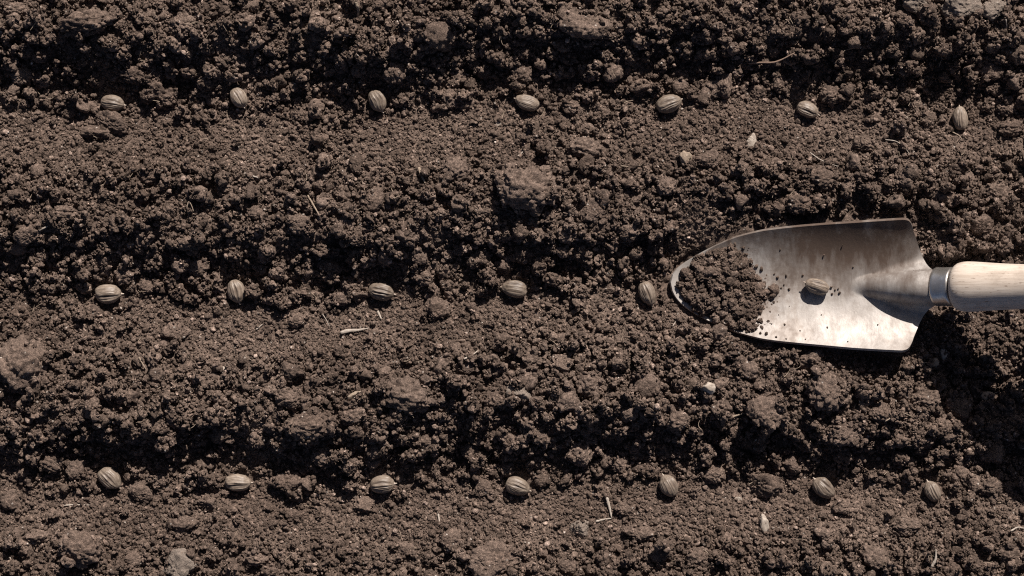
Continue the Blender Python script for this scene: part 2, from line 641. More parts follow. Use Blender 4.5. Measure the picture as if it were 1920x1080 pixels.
inmap = (1 - sstep(0.40, 0.435, np.abs(TX))) * (1 - sstep(0.24, 0.27, np.abs(TY)))
TZ = TZ + (sample(HM, TX, TY) - TZ) * inmap
TZ = TZ + (1 - inmap) * (0.004 * fbm(TX, TY, 60, 2, 51) + 0.002 * fbm(TX, TY, 180, 2, 52))
me = mesh_np("soil", np.stack([TX, TY, TZ], -1).reshape(-1, 3), grid_faces(len(tx), len(ty)), M_SOIL)
soil = link("soil", me)
tag(soil, "bare dark brown garden soil drawn into three shallow furrows", kind="structure")


# ------------------------------------------------------------------ soil crumb forms
def ico(sub):
    bm = bmesh.new()
    bmesh.ops.create_icosphere(bm, subdivisions=sub, radius=1.0)
    v = np.array([q.co[:] for q in bm.verts])
    f = np.array([[q.index for q in fc.verts] for fc in bm.faces])
    bm.free()
    return v / np.linalg.norm(v, axis=1)[:, None], f


ICO = {k: ico(k) for k in (2, 3, 4, 5)}


def aggregate_form(rng, sub, n_big, n_small, core=0.62):
    """crumb grown from many little spheres: r(direction) = farthest exit"""
    D, F = ICO[sub]
    cs, rs = [np.zeros(3)], [core]
    for n, ro, lo, hi in ((n_big, 0.55, 0.26, 0.48), (n_small, 0.82, 0.04, 0.19)):
        for _ in range(n):
            v = rng.normal(size=3)
            v /= np.linalg.norm(v)
            cs.append(v * ro * rng.uniform(0.78, 1.10))
            rs.append(lo + (hi - lo) * rng.random() ** 1.6)
    r = np.full(len(D), 0.1)
    for c, q in zip(cs, rs):
        b = D @ c
        disc = b * b - (c @ c - q * q)
        e = np.where(disc > 0, b + np.sqrt(np.maximum(disc, 0)), 0)
        r = np.maximum(r, e)
    r = r * (1 + 0.22 * vnoise3(D, 2.2, int(rng.integers(99))) + 0.14 * vnoise3(D, 5, int(rng.integers(99)))) + 0.07 * vnoise3(D, 12, int(rng.integers(99))) + 0.05 * vnoise3(D, 25, int(rng.integers(99)))
    return D * r[:, None], F


def angular_form(rng, sub, planes=11, rough=0.05):
    """broken lump: a rounded polyhedron with a grainy face"""
    D, F = ICO[sub]
    rough = rough * 1.5
    N = rng.normal(size=(planes, 3))
    N /= np.linalg.norm(N, axis=1)[:, None]
    dist = rng.uniform(0.64, 1.0, planes)
    t = np.full((len(D), planes), 1.25)
    dn = D @ N.T
    t = np.where(dn > 0.05, dist / np.maximum(dn, 0.05), 1.4)
    k = 22.0
    r = (np.mean(np.exp(-k * t), axis=1))
    r = -np.log(r) / k - 0.12
    r = np.clip(r, 0.4, 1.25)
    s = int(rng.integers(90))
    r = r * (1 + 0.10 * vnoise3(D, 2.6, s)) + rough * vnoise3(D, 7, s + 1) + rough * 0.7 * vnoise3(D, 15, s + 2)
    if sub >= 4:
        r = r + rough * 0.5 * vnoise3(D, 31, s + 3)
    return D * r[:, None], F


def rounded_form(rng, sub):
    D, F = ICO[sub]
    s = int(rng.integers(90))
    r = 0.9 + 0.14 * vnoise3(D, 1.6, s) + 0.07 * vnoise3(D, 4, s + 1) + 0.045 * vnoise3(D, 9, s + 2) + 0.028 * vnoise3(D, 20, s + 3)
    if sub >= 5:
        r = r + 0.02 * vnoise3(D, 34, s + 4)
    return D * r[:, None], F


def crumbly_form(rng, sub, n_small=420):
    """compact lump whose face is set with little crumbs"""
    v, F = rounded_form(rng, sub)
    D = ICO[sub][0]
    r0 = np.linalg.norm(v, axis=1)
    r = r0.copy()
    for _ in range(n_small):
        i = int(rng.integers(len(D)))
        q = 0.035 + 0.17 * rng.random() ** 2.2
        c = D[i] * (r0[i] - q * rng.uniform(0.0, 0.7))
        b = D @ c
        disc = b * b - (c @ c - q * q)
        r = np.maximum(r, np.where(disc > 0, b + np.sqrt(np.maximum(disc, 0)), 0))
    s_ = int(rng.integers(60))
    r = r * (1 + 0.10 * vnoise3(D, 6, s_) + 0.06 * vnoise3(D, 15, s_ + 1) + 0.05 * vnoise3(D, 34, s_ + 2))
    return D * r[:, None], F


prng = np.random.default_rng(4)
COARSE, FINE = [], []
for k in range(18):
    if k < 8:
        v, f = aggregate_form(prng, 4, int(prng.integers(5, 10)), int(prng.integers(70, 130)))
    else:
        v, f = angular_form(prng, 4, int(prng.integers(7, 13)), 0.05) if k % 4 else rounded_form(prng, 4)
    COARSE.append(mesh_np("crumb_form", v, f, M_CRUMB))
for k in range(12):
    if k < 4:
        v, f = aggregate_form(prng, 3, 6, 24)
    else:
        v, f = angular_form(prng, 3, 9, 0.06)
    FINE.append(mesh_np("grain_form", v, f, M_CRUMB))


def crumb_scatter(name, pts, scl, rot, idx, tint, forms, base_mesh=None):
    """ONE object whose geometry nodes set a crumb form on every point"""
    n = len(pts)
    me = bpy.data.meshes.new(name)
    me.vertices.add(n)
    me.vertices.foreach_set("co", np.asarray(pts, np.float32).ravel())
    for nm, ty_, arr in (("scl", 'FLOAT_VECTOR', scl), ("rot", 'FLOAT_VECTOR', rot), ("idx", 'INT', idx), ("tint", 'FLOAT', tint)):
        a = me.attributes.new(nm, ty_, 'POINT')
        a.data.foreach_set("vector" if ty_ == 'FLOAT_VECTOR' else "value", np.asarray(arr, np.int32 if ty_ == 'INT' else np.float32).ravel())
    o = link(name, me)
    ng = bpy.data.node_groups.new(name + "_nodes", 'GeometryNodeTree')
    ng.interface.new_socket("Geometry", in_out='INPUT', socket_type='NodeSocketGeometry')
    ng.interface.new_socket("Geometry", in_out='OUTPUT', socket_type='NodeSocketGeometry')
    N, Lk = ng.nodes, ng.links
    gi, go = N.new("NodeGroupInput"), N.new("NodeGroupOutput")
    jn = N.new("GeometryNodeJoinGeometry")
    for fm in forms:
        po = bpy.data.objects.new(name + "_form", fm)
        oi = N.new("GeometryNodeObjectInfo")
        oi.inputs["Object"].default_value = po
        oi.inputs["As Instance"].default_value = False
        g2 = N.new("GeometryNodeGeometryToInstance")
        Lk.new(oi.outputs["Geometry"], g2.inputs[0])
        Lk.new(g2.outputs[0], jn.inputs[0])
    ip = N.new("GeometryNodeInstanceOnPoints")
    ip.inputs["Pick Instance"].default_value = True

    def attr(nm, ty_):
        a = N.new("GeometryNodeInputNamedAttribute")
        a.data_type = ty_
        a.inputs["Name"].default_value = nm
        return a.outputs["Attribute"]

    Lk.new(gi.outputs[0], ip.inputs["Points"])
    Lk.new(jn.outputs[0], ip.inputs["Instance"])
    Lk.new(attr("idx", 'INT'), ip.inputs["Instance Index"])
    Lk.new(attr("rot", 'FLOAT_VECTOR'), ip.inputs["Rotation"])
    Lk.new(attr("scl", 'FLOAT_VECTOR'), ip.inputs["Scale"])
    last = ip.outputs[0]
    if base_mesh is not None:
        po = bpy.data.objects.new(name + "_bed", base_mesh)
        oi = N.new("GeometryNodeObjectInfo")
        oi.inputs["Object"].default_value = po
        j2 = N.new("GeometryNodeJoinGeometry")
        Lk.new(last, j2.inputs[0])
        Lk.new(oi.outputs["Geometry"], j2.inputs[0])
        last = j2.outputs[0]
    Lk.new(last, go.inputs[0])
    md = o.modifiers.new("crumbs", 'NODES')
    md.node_group = ng
    return o


# ------------------------------------------------------------------ clods one can point at
# px, py, width px, height px, form (a aggregate, n angular, r rounded, s pale stone), turn
CLODS = [
    (985, 350, 106, 84, 'a'), (825, 64, 58, 60, 'r'), (1096, 46, 66, 50, 'n'), (38, 688, 98, 92, 'a'), (1547, 734, 66, 66, 'a'),
    (1104, 722, 48, 46, 'a'), (976, 735, 40, 34, 's'), (1064, 750, 42, 40, 'r'), (1214, 724, 46, 44, 'r'), (1440, 776, 62, 54, 'n'),
    (542, 905, 52, 44, 'n'), (20, 938, 42, 38, 'r'), (336, 1064, 54, 54, 's'), (936, 1052, 80, 56, 'n'), (1088, 852, 40, 42, 'a'),
    (815, 584, 42, 38, 'n'), (250, 140, 46, 30, 'a'), (312, 180, 44, 40, 'a'), (212, 232, 58, 32, 'n'), (740, 136, 36, 40, 'a'),
    (976, 138, 40, 42, 'a'), (1150, 136, 36, 36, 'r'), (1338, 166, 44, 36, 'a'), (1362, 158, 30, 40, 'n'), (1556, 178, 36, 36, 'a'),
    (1276, 163, 30, 30, 'r'), (1500, 380, 52, 42, 'a'), (1540, 334, 58, 44, 'a'), (1694, 338, 44, 40, 'n'), (70, 320, 32, 34, 'r'),
    (580, 800, 78, 46, 'a'), (544, 748, 50, 34, 'a'), (150, 1030, 74, 62, 'a'), (160, 42, 90, 44, 'a'), (762, 742, 92, 60, 'a'),
    (1432, 906, 50, 38, 'n'), (1404, 692, 36, 40, 'r'), (1526, 676, 42, 34, 'n'), (480, 1046, 48, 30, 'a'), (903, 918, 28, 30, 'n'),
    (1016, 900, 28, 28, 'r'), (926, 748, 36, 34, 'a'), (1800, 14, 58, 44, 's'), (1868, 14, 44, 34, 's'), (1718, 6, 48, 30, 's'),
    (1828, 22, 36, 30, 'r'), (1863, 848, 40, 42, 'n'), (1800, 888, 32, 34, 'a'), (1856, 912, 44, 38, 'a'), (1826, 908, 28, 30, 'n'),
    (1478, 868, 44, 32, 'n'), (1582, 950, 44, 26, 'n'), (40, 140, 40, 32, 'a'), (1096, 280, 60, 40, 'a'), (1420, 470, 0, 0, 'a'),
    (795, 520, 34, 30, 'a'), (787, 483, 30, 30, 'r'), (620, 500, 40, 26, 'a'), (235, 515, 40, 34, 'a'), (195, 492, 30, 36, 'n'),
    (275, 535, 32, 30, 'r'), (855, 320, 50, 46, 'a'), (1115, 395, 40, 36, 'n'), (1335, 555, 0, 0, 'a'), (695, 375, 36, 34, 'n'),
    (1050, 685, 40, 30, 'n'), (952, 1045, 0, 0, 'a'), (1000, 675, 36, 34, 'n'), (875, 690, 30, 26, 'r'), (545, 700, 46, 34, 'n'),
    (295, 700, 34, 30, 'r'), (350, 690, 30, 26, 'a'), (720, 700, 30, 28, 'r'), (605, 855, 40, 34, 'a'), (410, 815, 34, 28, 'a'),
    (265, 925, 34, 30, 'n'), (300, 900, 26, 24, 'r'), (95, 870, 44, 34, 'a'), (140, 880, 34, 34, 'n'), (1180, 775, 34, 30, 'r'),
    (1270, 790, 40, 34, 'a'), (1650, 775, 44, 34, 'a'), (1585, 815, 50, 40, 'a'), (1735, 750, 50, 40, 'a'), (1795, 770, 44, 40, 'n'),
    (1200, 1000, 46, 34, 'n'), (1090, 990, 30, 26, 's'), (1235, 1040, 32, 30, 'r'), (1065, 1060, 34, 30, 'r'), (1310, 1045, 46, 34, 'a'),
    (1640, 1050, 44, 36, 'n'), (1820, 560, 0, 0, 'a'), (1740, 225, 28, 32, 'a'), (1715, 200, 22, 34, 'n'), (1885, 205, 36, 28, 'a'),
    (1895, 240, 44, 30, 'a'), (1770, 800, 40, 36, 'a'), (1860, 130, 44, 38, 'r'), (1480, 250, 0, 0, 'a'), (130, 205, 30, 24, 'n'),
    (170, 200, 26, 24, 'r'), (178, 250, 40, 26, 'n'), (30, 20, 44, 30, 'a'), (345, 45, 46, 34, 'a'), (470, 10, 40, 26, 'r'),
    (560, 215, 30, 22, 'a'), (845, 185, 40, 36, 'a'), (1070, 200, 30, 28, 'a'), (1460, 160, 30, 30, 'n'), (1420, 175, 24, 26, 'n'),
    (680, 950, 36, 28, 'n'), (390, 945, 36, 26, 'n'), (550, 965, 30, 24, 'r'), (350, 985, 40, 28, 'n'), (60, 1010, 46, 32, 'n'),
    (250, 1050, 36, 28, 'r'), (840, 1010, 36, 28, 'n'), (760, 1030, 30, 28, 'r'), (1170, 955, 34, 26, 'a'), (1340, 890, 34, 30, 'a'),
    (1700, 985, 44, 34, 'a'), (1550, 1000, 40, 32, 'n'), (1890, 1040, 36, 34, 'a'), (1620, 600, 0, 0, 'a'), (1880, 460, 34, 30, 'a'),
    (1790, 470, 36, 30, 'a'), (1840, 420, 32, 30, 'n'), (1770, 370, 40, 32, 'a'), (1870, 360, 44, 34, 'a'), (1620, 270, 36, 26, 'a'),
    (1330, 300, 40, 30, 'n'), (1250, 350, 36, 32, 'a'), (1180, 430, 42, 34, 'a'), (1060, 440, 32, 30, 'a'), (900, 480, 34, 28, 'a'),
    (560, 420, 40, 34, 'a'), (480, 400, 36, 26, 'r'), (350, 455, 46, 28, 'a'), (370, 500, 40, 34, 'a'), (120, 400, 44, 28, 'a'),
    (50, 440, 40, 28, 'n'), (280, 330, 40, 30, 'a'), (420, 350, 34, 28, 'a'), (600, 330, 30, 26, 'n'), (650, 420, 30, 30, 'a'),
    (30, 590, 32, 26, 'n'), (330, 620, 40, 26, 'n'), (560, 600, 30, 22, 'n'), (640, 560, 30, 26, 'r'), (800, 830, 40, 32, 'a'),
    (880, 845, 34, 28, 'a'), (705, 845, 28, 34, 'n'), (660, 780, 46, 34, 'a'), (1160, 870, 34, 28, 'a'), (1010, 820, 32, 26, 'a'),
]
CLODS = [c for c in CLODS if c[2] > 0]
crng = np.random.default_rng(21)
CLOD_FORMS = {'a': [], 'n': [], 'r': [], 's': []}
for k in range(7):
    v, f = crumbly_form(crng, 5)
    CLOD_FORMS['a'].append(mesh_np("clod_crumbly", v, f, M_CLOD))
for k in range(6):
    CLOD_FORMS['n'].append(mesh_np("clod_angular", *angular_form(crng, 5, int(crng.integers(8, 13)), 0.075), M_CLOD))
for k in range(5):
    CLOD_FORMS['r'].append(mesh_np("clod_rounded", *rounded_form(crng, 5), M_CLOD))
for k in range(4):
    CLOD_FORMS['s'].append(mesh_np("stone_form", *angular_form(crng, 5, 10, 0.06), M_STONE))
WORD = {'a': 'crumbly', 'n': 'angular', 'r': 'rounded', 's': 'pale'}

occ = np.zeros((NX, NY), bool)      # no scattered crumbs here
occ |= TROWEL_MASK
for (x, y, z), sd in zip(SEED_POS, SEEDS):
    i, j = int((x - GX0) / CELL), int((y - GY0) / CELL)
    n = 30
    d = np.hypot(gx[i - n:i + n, None] - x, gy[None, j - n:j + n] - y)
    occ[i - n:i + n, j - n:j + n] |= d < 0.47 * sd[4] * S

NUM = ["", "one", "two", "three", "four", "five", "six", "seven", "eight"]
used_labels = set()
SEED_REFS = []
_count = {}
for sd in SEEDS:
    _count[sd[0]] = _count.get(sd[0], 0) + 1
    SEED_REFS.append((sd[1], sd[2], "the %s %s seed" % (ORD[_count[sd[0]] - 1], sd[0])))
DIRS = ["right of", "upper right of", "above", "upper left of", "left of", "lower left of", "below", "lower right of"]


def clod_label(px, py, size, form):
    what = ("big" if size >= 52 else "small" if size < 34 else "middling") + " " + ("pale stone" if form == 's' else WORD[form] + " soil clod")
    cand = sorted(SEED_REFS, key=lambda r: math.hypot(r[0] - px, r[1] - py))
    for ref in cand[:4]:
        dx, dy = px - ref[0], ref[1] - py
        ds = math.hypot(dx, dy)
        dr = DIRS[int(round(math.degrees(math.atan2(dy, dx)) / 45.0)) % 8]
        k = ds / 46.0
        how = "touching distance" if k < 0.95 else None
        n = int(round(k))
        if n > 8:
            continue
        lead = "close by, " if k < 1.3 else "%s seed lengths " % NUM[max(n, 2)]
        lab = "%s %s%s %s" % (what, lead, dr, ref[2])
        if lab not in used_labels:
            used_labels.add(lab)
            return lab
    return None


for k, (px, py, w, h, form) in enumerate(CLODS):
    lab = clod_label(px, py, max(w, h), form)
    if lab is None:
        continue
    z = float(sample(HM, *[np.array([q]) for q in px2w(px, py, 0.012)])[0])
    rz = 0.41 * (w + h) * 0.5 * S
    x, y = [float(q) for q in px2w(px, py, z + rz * 0.5)]
    fm = CLOD_FORMS[form][k % len(CLOD_FORMS[form])]
    big = max(w, h) >= 70
    zc = z + rz * (0.36 if big else 0.34)
    ii, jj = cell(np.array([x]), np.array([y]))
    zc = min(zc, float(SUN_LIM[ii[0], jj[0]]) - rz * 0.85)
    o = link("stone" if form == 's' else "soil_clod", fm)
    o.location = (x, y, zc)
    # quarter turns keep the stretch free of shear
    turn = Matrix.Rotation(math.pi / 2 * crng.integers(0, 4), 3, 'Z') @ Matrix.Rotation(math.pi / 2 * crng.integers(0, 4), 3, 'X') @ Matrix.Rotation(math.pi / 2 * crng.integers(0, 4), 3, 'Z')
    yaw = Matrix.Rotation(crng.uniform(-0.3, 0.3), 3, 'Z')
    scm = Matrix.Diagonal((w * S * 0.56, h * S * 0.56, rz * 1.1))
    o.matrix_world = Matrix.Translation((x, y, zc)) @ (yaw @ scm @ turn).to_4x4()
    o["tint"] = float(crng.uniform(0.45, 0.78))
    tag(o, lab, "stone" if form == 's' else "soil clod", "pale stones in the soil" if form == 's' else "soil clods lying between the seed rows")
    splat(HM, x, y, zc, w * S * 0.5, h * S * 0.5, rz * 0.95)
    i, j = int((x - GX0) / CELL), int((y - GY0) / CELL)
    n = int(max(w, h) * S * 0.5 / CELL) + 2
    i0, i1, j0, j1 = max(i - n, 0), min(i + n, NX), max(j - n, 0), min(j + n, NY)
    q = ((gx[i0:i1, None] - x) / (w * S * 0.5)) ** 2 + ((gy[None, j0:j1] - y) / (h * S * 0.5)) ** 2
    occ[i0:i1, j0:j1] |= q < 0.72

# ------------------------------------------------------------------ coarse crumbs
def area_pts(n, rng, x0, x1, y0, y1):
    return rng.uniform(x0, x1, n), rng.uniform(y0, y1, n)


nc = 76000
cx, cy = area_pts(nc, RNG, GX0 + .01, GX1 - .01, GY0 + .01, GY1 - .01)
cr = np.minimum(0.00084 * (1 - RNG.random(nc)) ** -0.48, 0.0046)
ci, cj = cell(cx, cy)
lo = LOOSE[ci, cj]
keep = (~occ[ci, cj]) & (RNG.random(nc) < np.clip(lo * 0.95, 0.10, 1)) & ~((cr > 0.0032) & (lo < 0.45))
for (x, y, z), sd in zip(SEED_POS, SEEDS):
    L_ = 0.5 * sd[4] * S
    ca, sa = math.cos(math.radians(sd[3])), math.sin(math.radians(sd[3]))
    for up in (0.0, 0.35, 0.7):
        qx, qy = cx - x - sdir.x * L_ * up * 2, cy - y - sdir.y * L_ * up * 2
        if up == 0:
            a_, b_ = qx * ca + qy * sa, -qx * sa + qy * ca
            keep &= (a_ / (L_ * 1.05 + cr)) ** 2 + (b_ / (0.5 * sd[5] * S + cr)) ** 2 > 1
        else:
            keep &= ~((np.hypot(qx, qy) < L_ * 0.8 + cr * 0.6) & (cr > 0.0016 / up))
cx, cy, cr = cx[keep], cy[keep], cr[keep]
od = np.argsort(-cr)
cx, cy, cr = cx[od], cy[od], cr[od]
cz = np.empty(len(cr))
csc = cr[:, None] * RNG.uniform(0.68, 1.3, (len(cr), 3))
CLIFT = RNG.uniform(0.0, 0.6, len(cr))
for k in range(len(cr)):
    i, j = int((cx[k] - GX0) / CELL), int((cy[k] - GY0) / CELL)
    n = max(1, int(cr[k] * 0.5 / CELL))
    z = HM[max(i - n, 0):i + n + 1, max(j - n, 0):j + n + 1].mean()
    cz[k] = z + cr[k] * CLIFT[k]
    over = cz[k] + cr[k] * 0.85 - SUN_LIM[i, j]
    if over > 0:
        if cr[k] > 0.0022:
            cz[k] = -1.0
            continue
        cz[k] -= over
    splat(HM, cx[k], cy[k], cz[k], cr[k] * 0.95, cr[k] * 0.95, cr[k] * 0.85)
ok = cz > -0.5
cx, cy, cz, cr, csc = cx[ok], cy[ok], cz[ok], cr[ok], csc[ok]
# outer field, beyond the fine map
ox, oy = area_pts(110000, RNG, -0.85, 0.85, -0.70, 0.70)
ox2, oy2 = area_pts(60000, RNG, -2.2, 2.2, -2.0, 2.0)
orr = np.concatenate([np.minimum(0.0013 * (1 - RNG.random(len(ox))) ** -0.45, 0.006), np.minimum(0.003 * (1 - RNG.random(len(ox2))) ** -0.4, 0.012)])
far2 = (np.abs(ox2) > 0.82) | (np.abs(oy2) > 0.67)
orr = np.concatenate([orr[:len(ox)], orr[len(ox):][far2]])
ox, oy = np.concatenate([ox, ox2[far2]]), np.concatenate([oy, oy2[far2]])
kp = (np.abs(ox) > GX1 - .012) | (np.abs(oy) > GY1 - .012)
ox, oy, orr = ox[kp], oy[kp], orr[kp]
oz = base_height(ox, oy) + orr * 0.3
allx, ally, allz = np.concatenate([cx, ox]), np.concatenate([cy, oy]), np.concatenate([cz, oz])
alls = np.concatenate([csc, orr[:, None] * RNG.uniform(0.78, 1.25, (len(orr), 3))])
m_ = len(allx)
crumbs = crumb_scatter("soil_crumbs", np.stack([allx, ally, allz], -1), alls, RNG.uniform(0, 6.28, (m_, 3)), RNG.integers(0, len(COARSE), m_), 0.96 * RNG.random(m_), COARSE)
tag(crumbs, "loose brown soil crumbs strewn over the furrows and ridges", kind="stuff")

# ------------------------------------------------------------------ fine grains
nf = 240000
fx, fy = area_pts(nf, RNG, -0.375, 0.375, -0.225, 0.225)
fi, fj = cell(fx, fy)
kp = ~occ[fi, fj] & (RNG.random(nf) < np.clip(1.15 - 0.55 * LOOSE[fi, fj], 0.58, 1))
fx, fy, fi, fj = fx[kp], fy[kp], fi[kp], fj[kp]
fr = np.minimum(0.00042 * (1 - RNG.random(len(fx))) ** -0.42, 0.0015)
fz = HM[fi, fj] + fr * 0.15
m_ = len(fx)
grains = crumb_scatter("soil_grains", np.stack([fx, fy, fz], -1), fr[:, None] * RNG.uniform(0.75, 1.3, (m_, 3)), RNG.uniform(0, 6.28, (m_, 3)), RNG.integers(0, len(FINE), m_), RNG.random(m_), FINE)
tag(grains, "fine soil grains dusting the whole bed", kind="stuff")

# ------------------------------------------------------------------ trowel
trowel = bpy.data.objects.new("hand_trowel", None)
COL.objects.link(trowel)
tx0, ty0 = [float(q) for q in px2w(1500, 535, 0.01)]
trowel.location = (tx0, ty0, 0.004)
tag(trowel, "worn steel hand trowel with pale wooden handle lying across the middle row", "trowel")
TLOC = np.array([tx0, ty0, 0.004])

nu, nv = 300, 121
s_ = np.linspace(0, 1, nu)
ux = np.where(s_ < 0.4, 1258.05 + 150 * (s_ / 0.4) ** 2, 0)
ux = np.where(s_ >= 0.4, 1408.05 + (1758.5 - 1408.05) * ((s_ - 0.4) / 0.6), ux)


def smooth1(x, xs, ys, w):
    acc = 0
    for o_, g in ((-1.5, .12), (-.75, .22), (0, .32), (.75, .22), (1.5, .12)):
        acc = acc + g * np.interp(x + o_ * w, xs, ys)
    return acc


wsm = np.clip((ux - 1262) / 20, 0, 1) * np.clip((1757 - ux) / 10, 0.2, 1) * np.where((ux > 1680) & (ux < 1712), 2.2, 7)
tpy = smooth1(ux, TOP_X, TOP_Y, wsm)
bpy_ = smooth1(ux, BOT_X, BOT_Y, wsm)
vv = np.linspace(0, 1, nv)
PY = tpy[:, None] * (1 - vv) + bpy_[:, None] * vv
PX = np.repeat(ux[:, None], nv, 1)
PZ = blade_z(PX, PY) + 0.00018 * vnoise(PX * 0.001, PY * 0.001, 28, 5) + 0.00035 * vnoise(PX * 0.001, PY * 0.001, 9, 6)
WX, WY = px2w(PX, PY, PZ)
V = np.stack([WX, WY, PZ], -1) - TLOC
# underside, offset along the normal
du = np.gradient(V, axis=0)
dv = np.gradient(V, axis=1)
nn = np.cross(du, dv)
nn /= np.maximum(np.linalg.norm(nn, axis=2, keepdims=True), 1e-12)
nn[nn[..., 2] < 0] *= -1
TH = 0.0021
V2 = V - nn * TH
nV = nu * nv
top_f = grid_faces(nu, nv)[:, ::-1]
bot_f = grid_faces(nu, nv) + nV
ring = [i * nv for i in range(nu)] + [(nu - 1) * nv + j for j in range(1, nv)] + [i * nv + nv - 1 for i in range(nu - 2, -1, -1)] + [j for j in range(nv - 2, 0, -1)]
ring = np.array(ring)
rn = np.roll(ring, -1)
side = np.stack([ring, rn, rn + nV, ring + nV], -1)
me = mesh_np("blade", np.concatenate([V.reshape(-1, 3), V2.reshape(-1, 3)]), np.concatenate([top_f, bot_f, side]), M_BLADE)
sharp = np.zeros(len(me.polygons), bool)
blade = link("blade", me, trowel)
bm = bmesh.new()
bm.from_mesh(me)
bmesh.ops.recalc_face_normals(bm, faces=bm.faces)
for e in bm.edges:
    if len(e.link_faces) == 2 and e.calc_face_angle(0) > 0.9:
        e.smooth = False
bm.to_mesh(me)
bm.free()


def lathe(name, prof, mat, parent, seg=64, wob=0.0):
    """profile (along axis, radius) spun about local X"""
    prof = np.array(prof)
    th = np.linspace(0, 2 * np.pi, seg, endpoint=False)
    n = len(prof)
    r = prof[:, 1][:, None] * (1 + wob * np.sin(th[None, :] * 2 + 0.7))
    v = np.stack([np.repeat(prof[:, 0][:, None], seg, 1), r * np.cos(th), r * np.sin(th)], -1).reshape(-1, 3)
    f = []
    for i in range(n - 1):
        for j in range(seg):
            f.append((i * seg + j, (i + 1) * seg + j, (i + 1) * seg + (j + 1) % seg, i * seg + (j + 1) % seg))
    me = mesh_np(name, v, np.array(f)[:, ::-1], mat)
    o = link(name, me, parent)
    return o


fxw, fyw = [float(q) for q in px2w(FER_X, 537.5, Z_FER + 0.008)]


def along(o, dist):
    o.location = (fxw - tx0 + dist * math.cos(AX_PITCH), fyw - ty0, Z_FER - 0.004 + dist * math.sin(AX_PITCH))
    o.rotation_euler = (0, -AX_PITCH, 0)


fer = lathe("ferrule", [(0, 0.0001), (0, 0.0098), (0.0003, 0.0108), (0.0010, 0.0116), (0.0018, 0.0119), (0.0030, 0.01185), (0.0060, 0.0117), (0.0095, 0.01185),
                        (0.0110, 0.0120), (0.0118, 0.0119), (0.0123, 0.0114), (0.0125, 0.0106), (0.0125, 0.0001)], M_FERRULE, trowel)
along(fer, 0.0)
hp = [(0, 0.0001), (0.0, 0.0100), (0.0004, 0.0116), (0.0014, 0.0131), (0.003, 0.01425), (0.0055, 0.0150), (0.0085, 0.01525), (0.013, 0.0151), (0.020, 0.0146),
      (0.030, 0.0139), (0.042, 0.0134), (0.056, 0.0134), (0.072, 0.0140), (0.088, 0.0149), (0.102, 0.0155), (0.114, 0.0153), (0.122, 0.0140), (0.127, 0.0115), (0.130, 0.007), (0.131, 0.0001)]
hx = np.linspace(0, 1, 90)
hpi = np.array(hp)
cum = np.concatenate([[0], np.cumsum(np.hypot(*np.diff(hpi, axis=0).T))])
hp2 = np.stack([np.interp(hx * cum[-1], cum, hpi[:, 0]), np.interp(hx * cum[-1], cum, hpi[:, 1])], -1)
han = lathe("handle", hp2, M_WOOD, trowel, 80, 0.006)
along(han, 0.0126)
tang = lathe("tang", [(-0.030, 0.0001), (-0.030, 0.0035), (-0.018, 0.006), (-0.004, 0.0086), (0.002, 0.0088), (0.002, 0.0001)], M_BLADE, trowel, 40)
along(tang, 0.0)

# ------------------------------------------------------------------ soil heaped in the tip of the trowel
HEAP = [(1272, 524), (1280, 506), (1300, 489), (1330, 475), (1362, 466), (1386, 476), (1402, 494), (1410, 515), (1420, 530), (1432, 542), (1430, 560), (1420, 568),
        (1416, 582), (1408, 598), (1404, 618), (1385, 618), (1360, 609), (1332, 597), (1304, 583), (1284, 565), (1272, 545)]
hc = (1350, 545)
hang = np.array([math.atan2(p[1] - hc[1], p[0] - hc[0]) for p in HEAP])
hrad = np.array([math.hypot(p[1] - hc[1], p[0] - hc[0]) for p in HEAP])
ho = np.argsort(hang)
hang, hrad = hang[ho], hrad[ho]


def heap_rho(px, py):
    a = np.arctan2(py - hc[1], px - hc[0])
    return np.hypot(px - hc[0], py - hc[1]) / np.interp(a, hang, hrad, period=2 * np.pi)


def heap_z(px, py):
    rho = heap_rho(px, py)
    t = 0.0026 * np.clip(1 - rho ** 2.2, 0, 1) ** 0.8 * (1 + 0.35 * vnoise(px * 0.001, py * 0.001, 45, 8))
    t = t + 0.0012 * np.clip(1 - rho, 0, 1) * vnoise(px * 0.001, py * 0.001, 150, 9)
    return blade_z(px, py) + t - 0.0006 * sstep(0.85, 1.05, rho)


na, nr = 160, 46
A = np.linspace(-np.pi, np.pi, na)
R_ = np.linspace(0.001, 0.93, nr)
AA, RR = np.meshgrid(A, R_, indexing='ij')
rad = np.interp(AA, hang, hrad, period=2 * np.pi) * RR
HPX, HPY = hc[0] + rad * np.cos(AA), hc[1] + rad * np.sin(AA)
HPZ = heap_z(HPX, HPY)
hwx, hwy = px2w(HPX, HPY, HPZ)
bed = mesh_np("heap_bed", np.stack([hwx, hwy, HPZ], -1).reshape(-1, 3), grid_faces(na, nr), M_SOIL)
hr = np.random.default_rng(8)
n = 5200
hpx, hpy = hr.uniform(1270, 1480, n), hr.uniform(462, 622, n)
rho = heap_rho(hpx, hpy)
size = np.minimum(0.00055 * (1 - hr.random(n)) ** -0.55, 0.0032)
kp = (rho < 1.10 - size * 34 + 0.34 * (hpx > 1370) * hr.random(n) ** 3) & ~((hpx < 1300) & (rho > .97)) & (blade_inside(hpx, hpy) > 6)
hpx, hpy, size, rho = hpx[kp], hpy[kp], size[kp], rho[kp]
hz = heap_z(hpx, hpy) + size * hr.uniform(0.2, 1.7, len(size)) * np.clip(1.3 - rho, 0.25, 1)
hwx, hwy = px2w(hpx, hpy, hz)
m_ = len(hz)
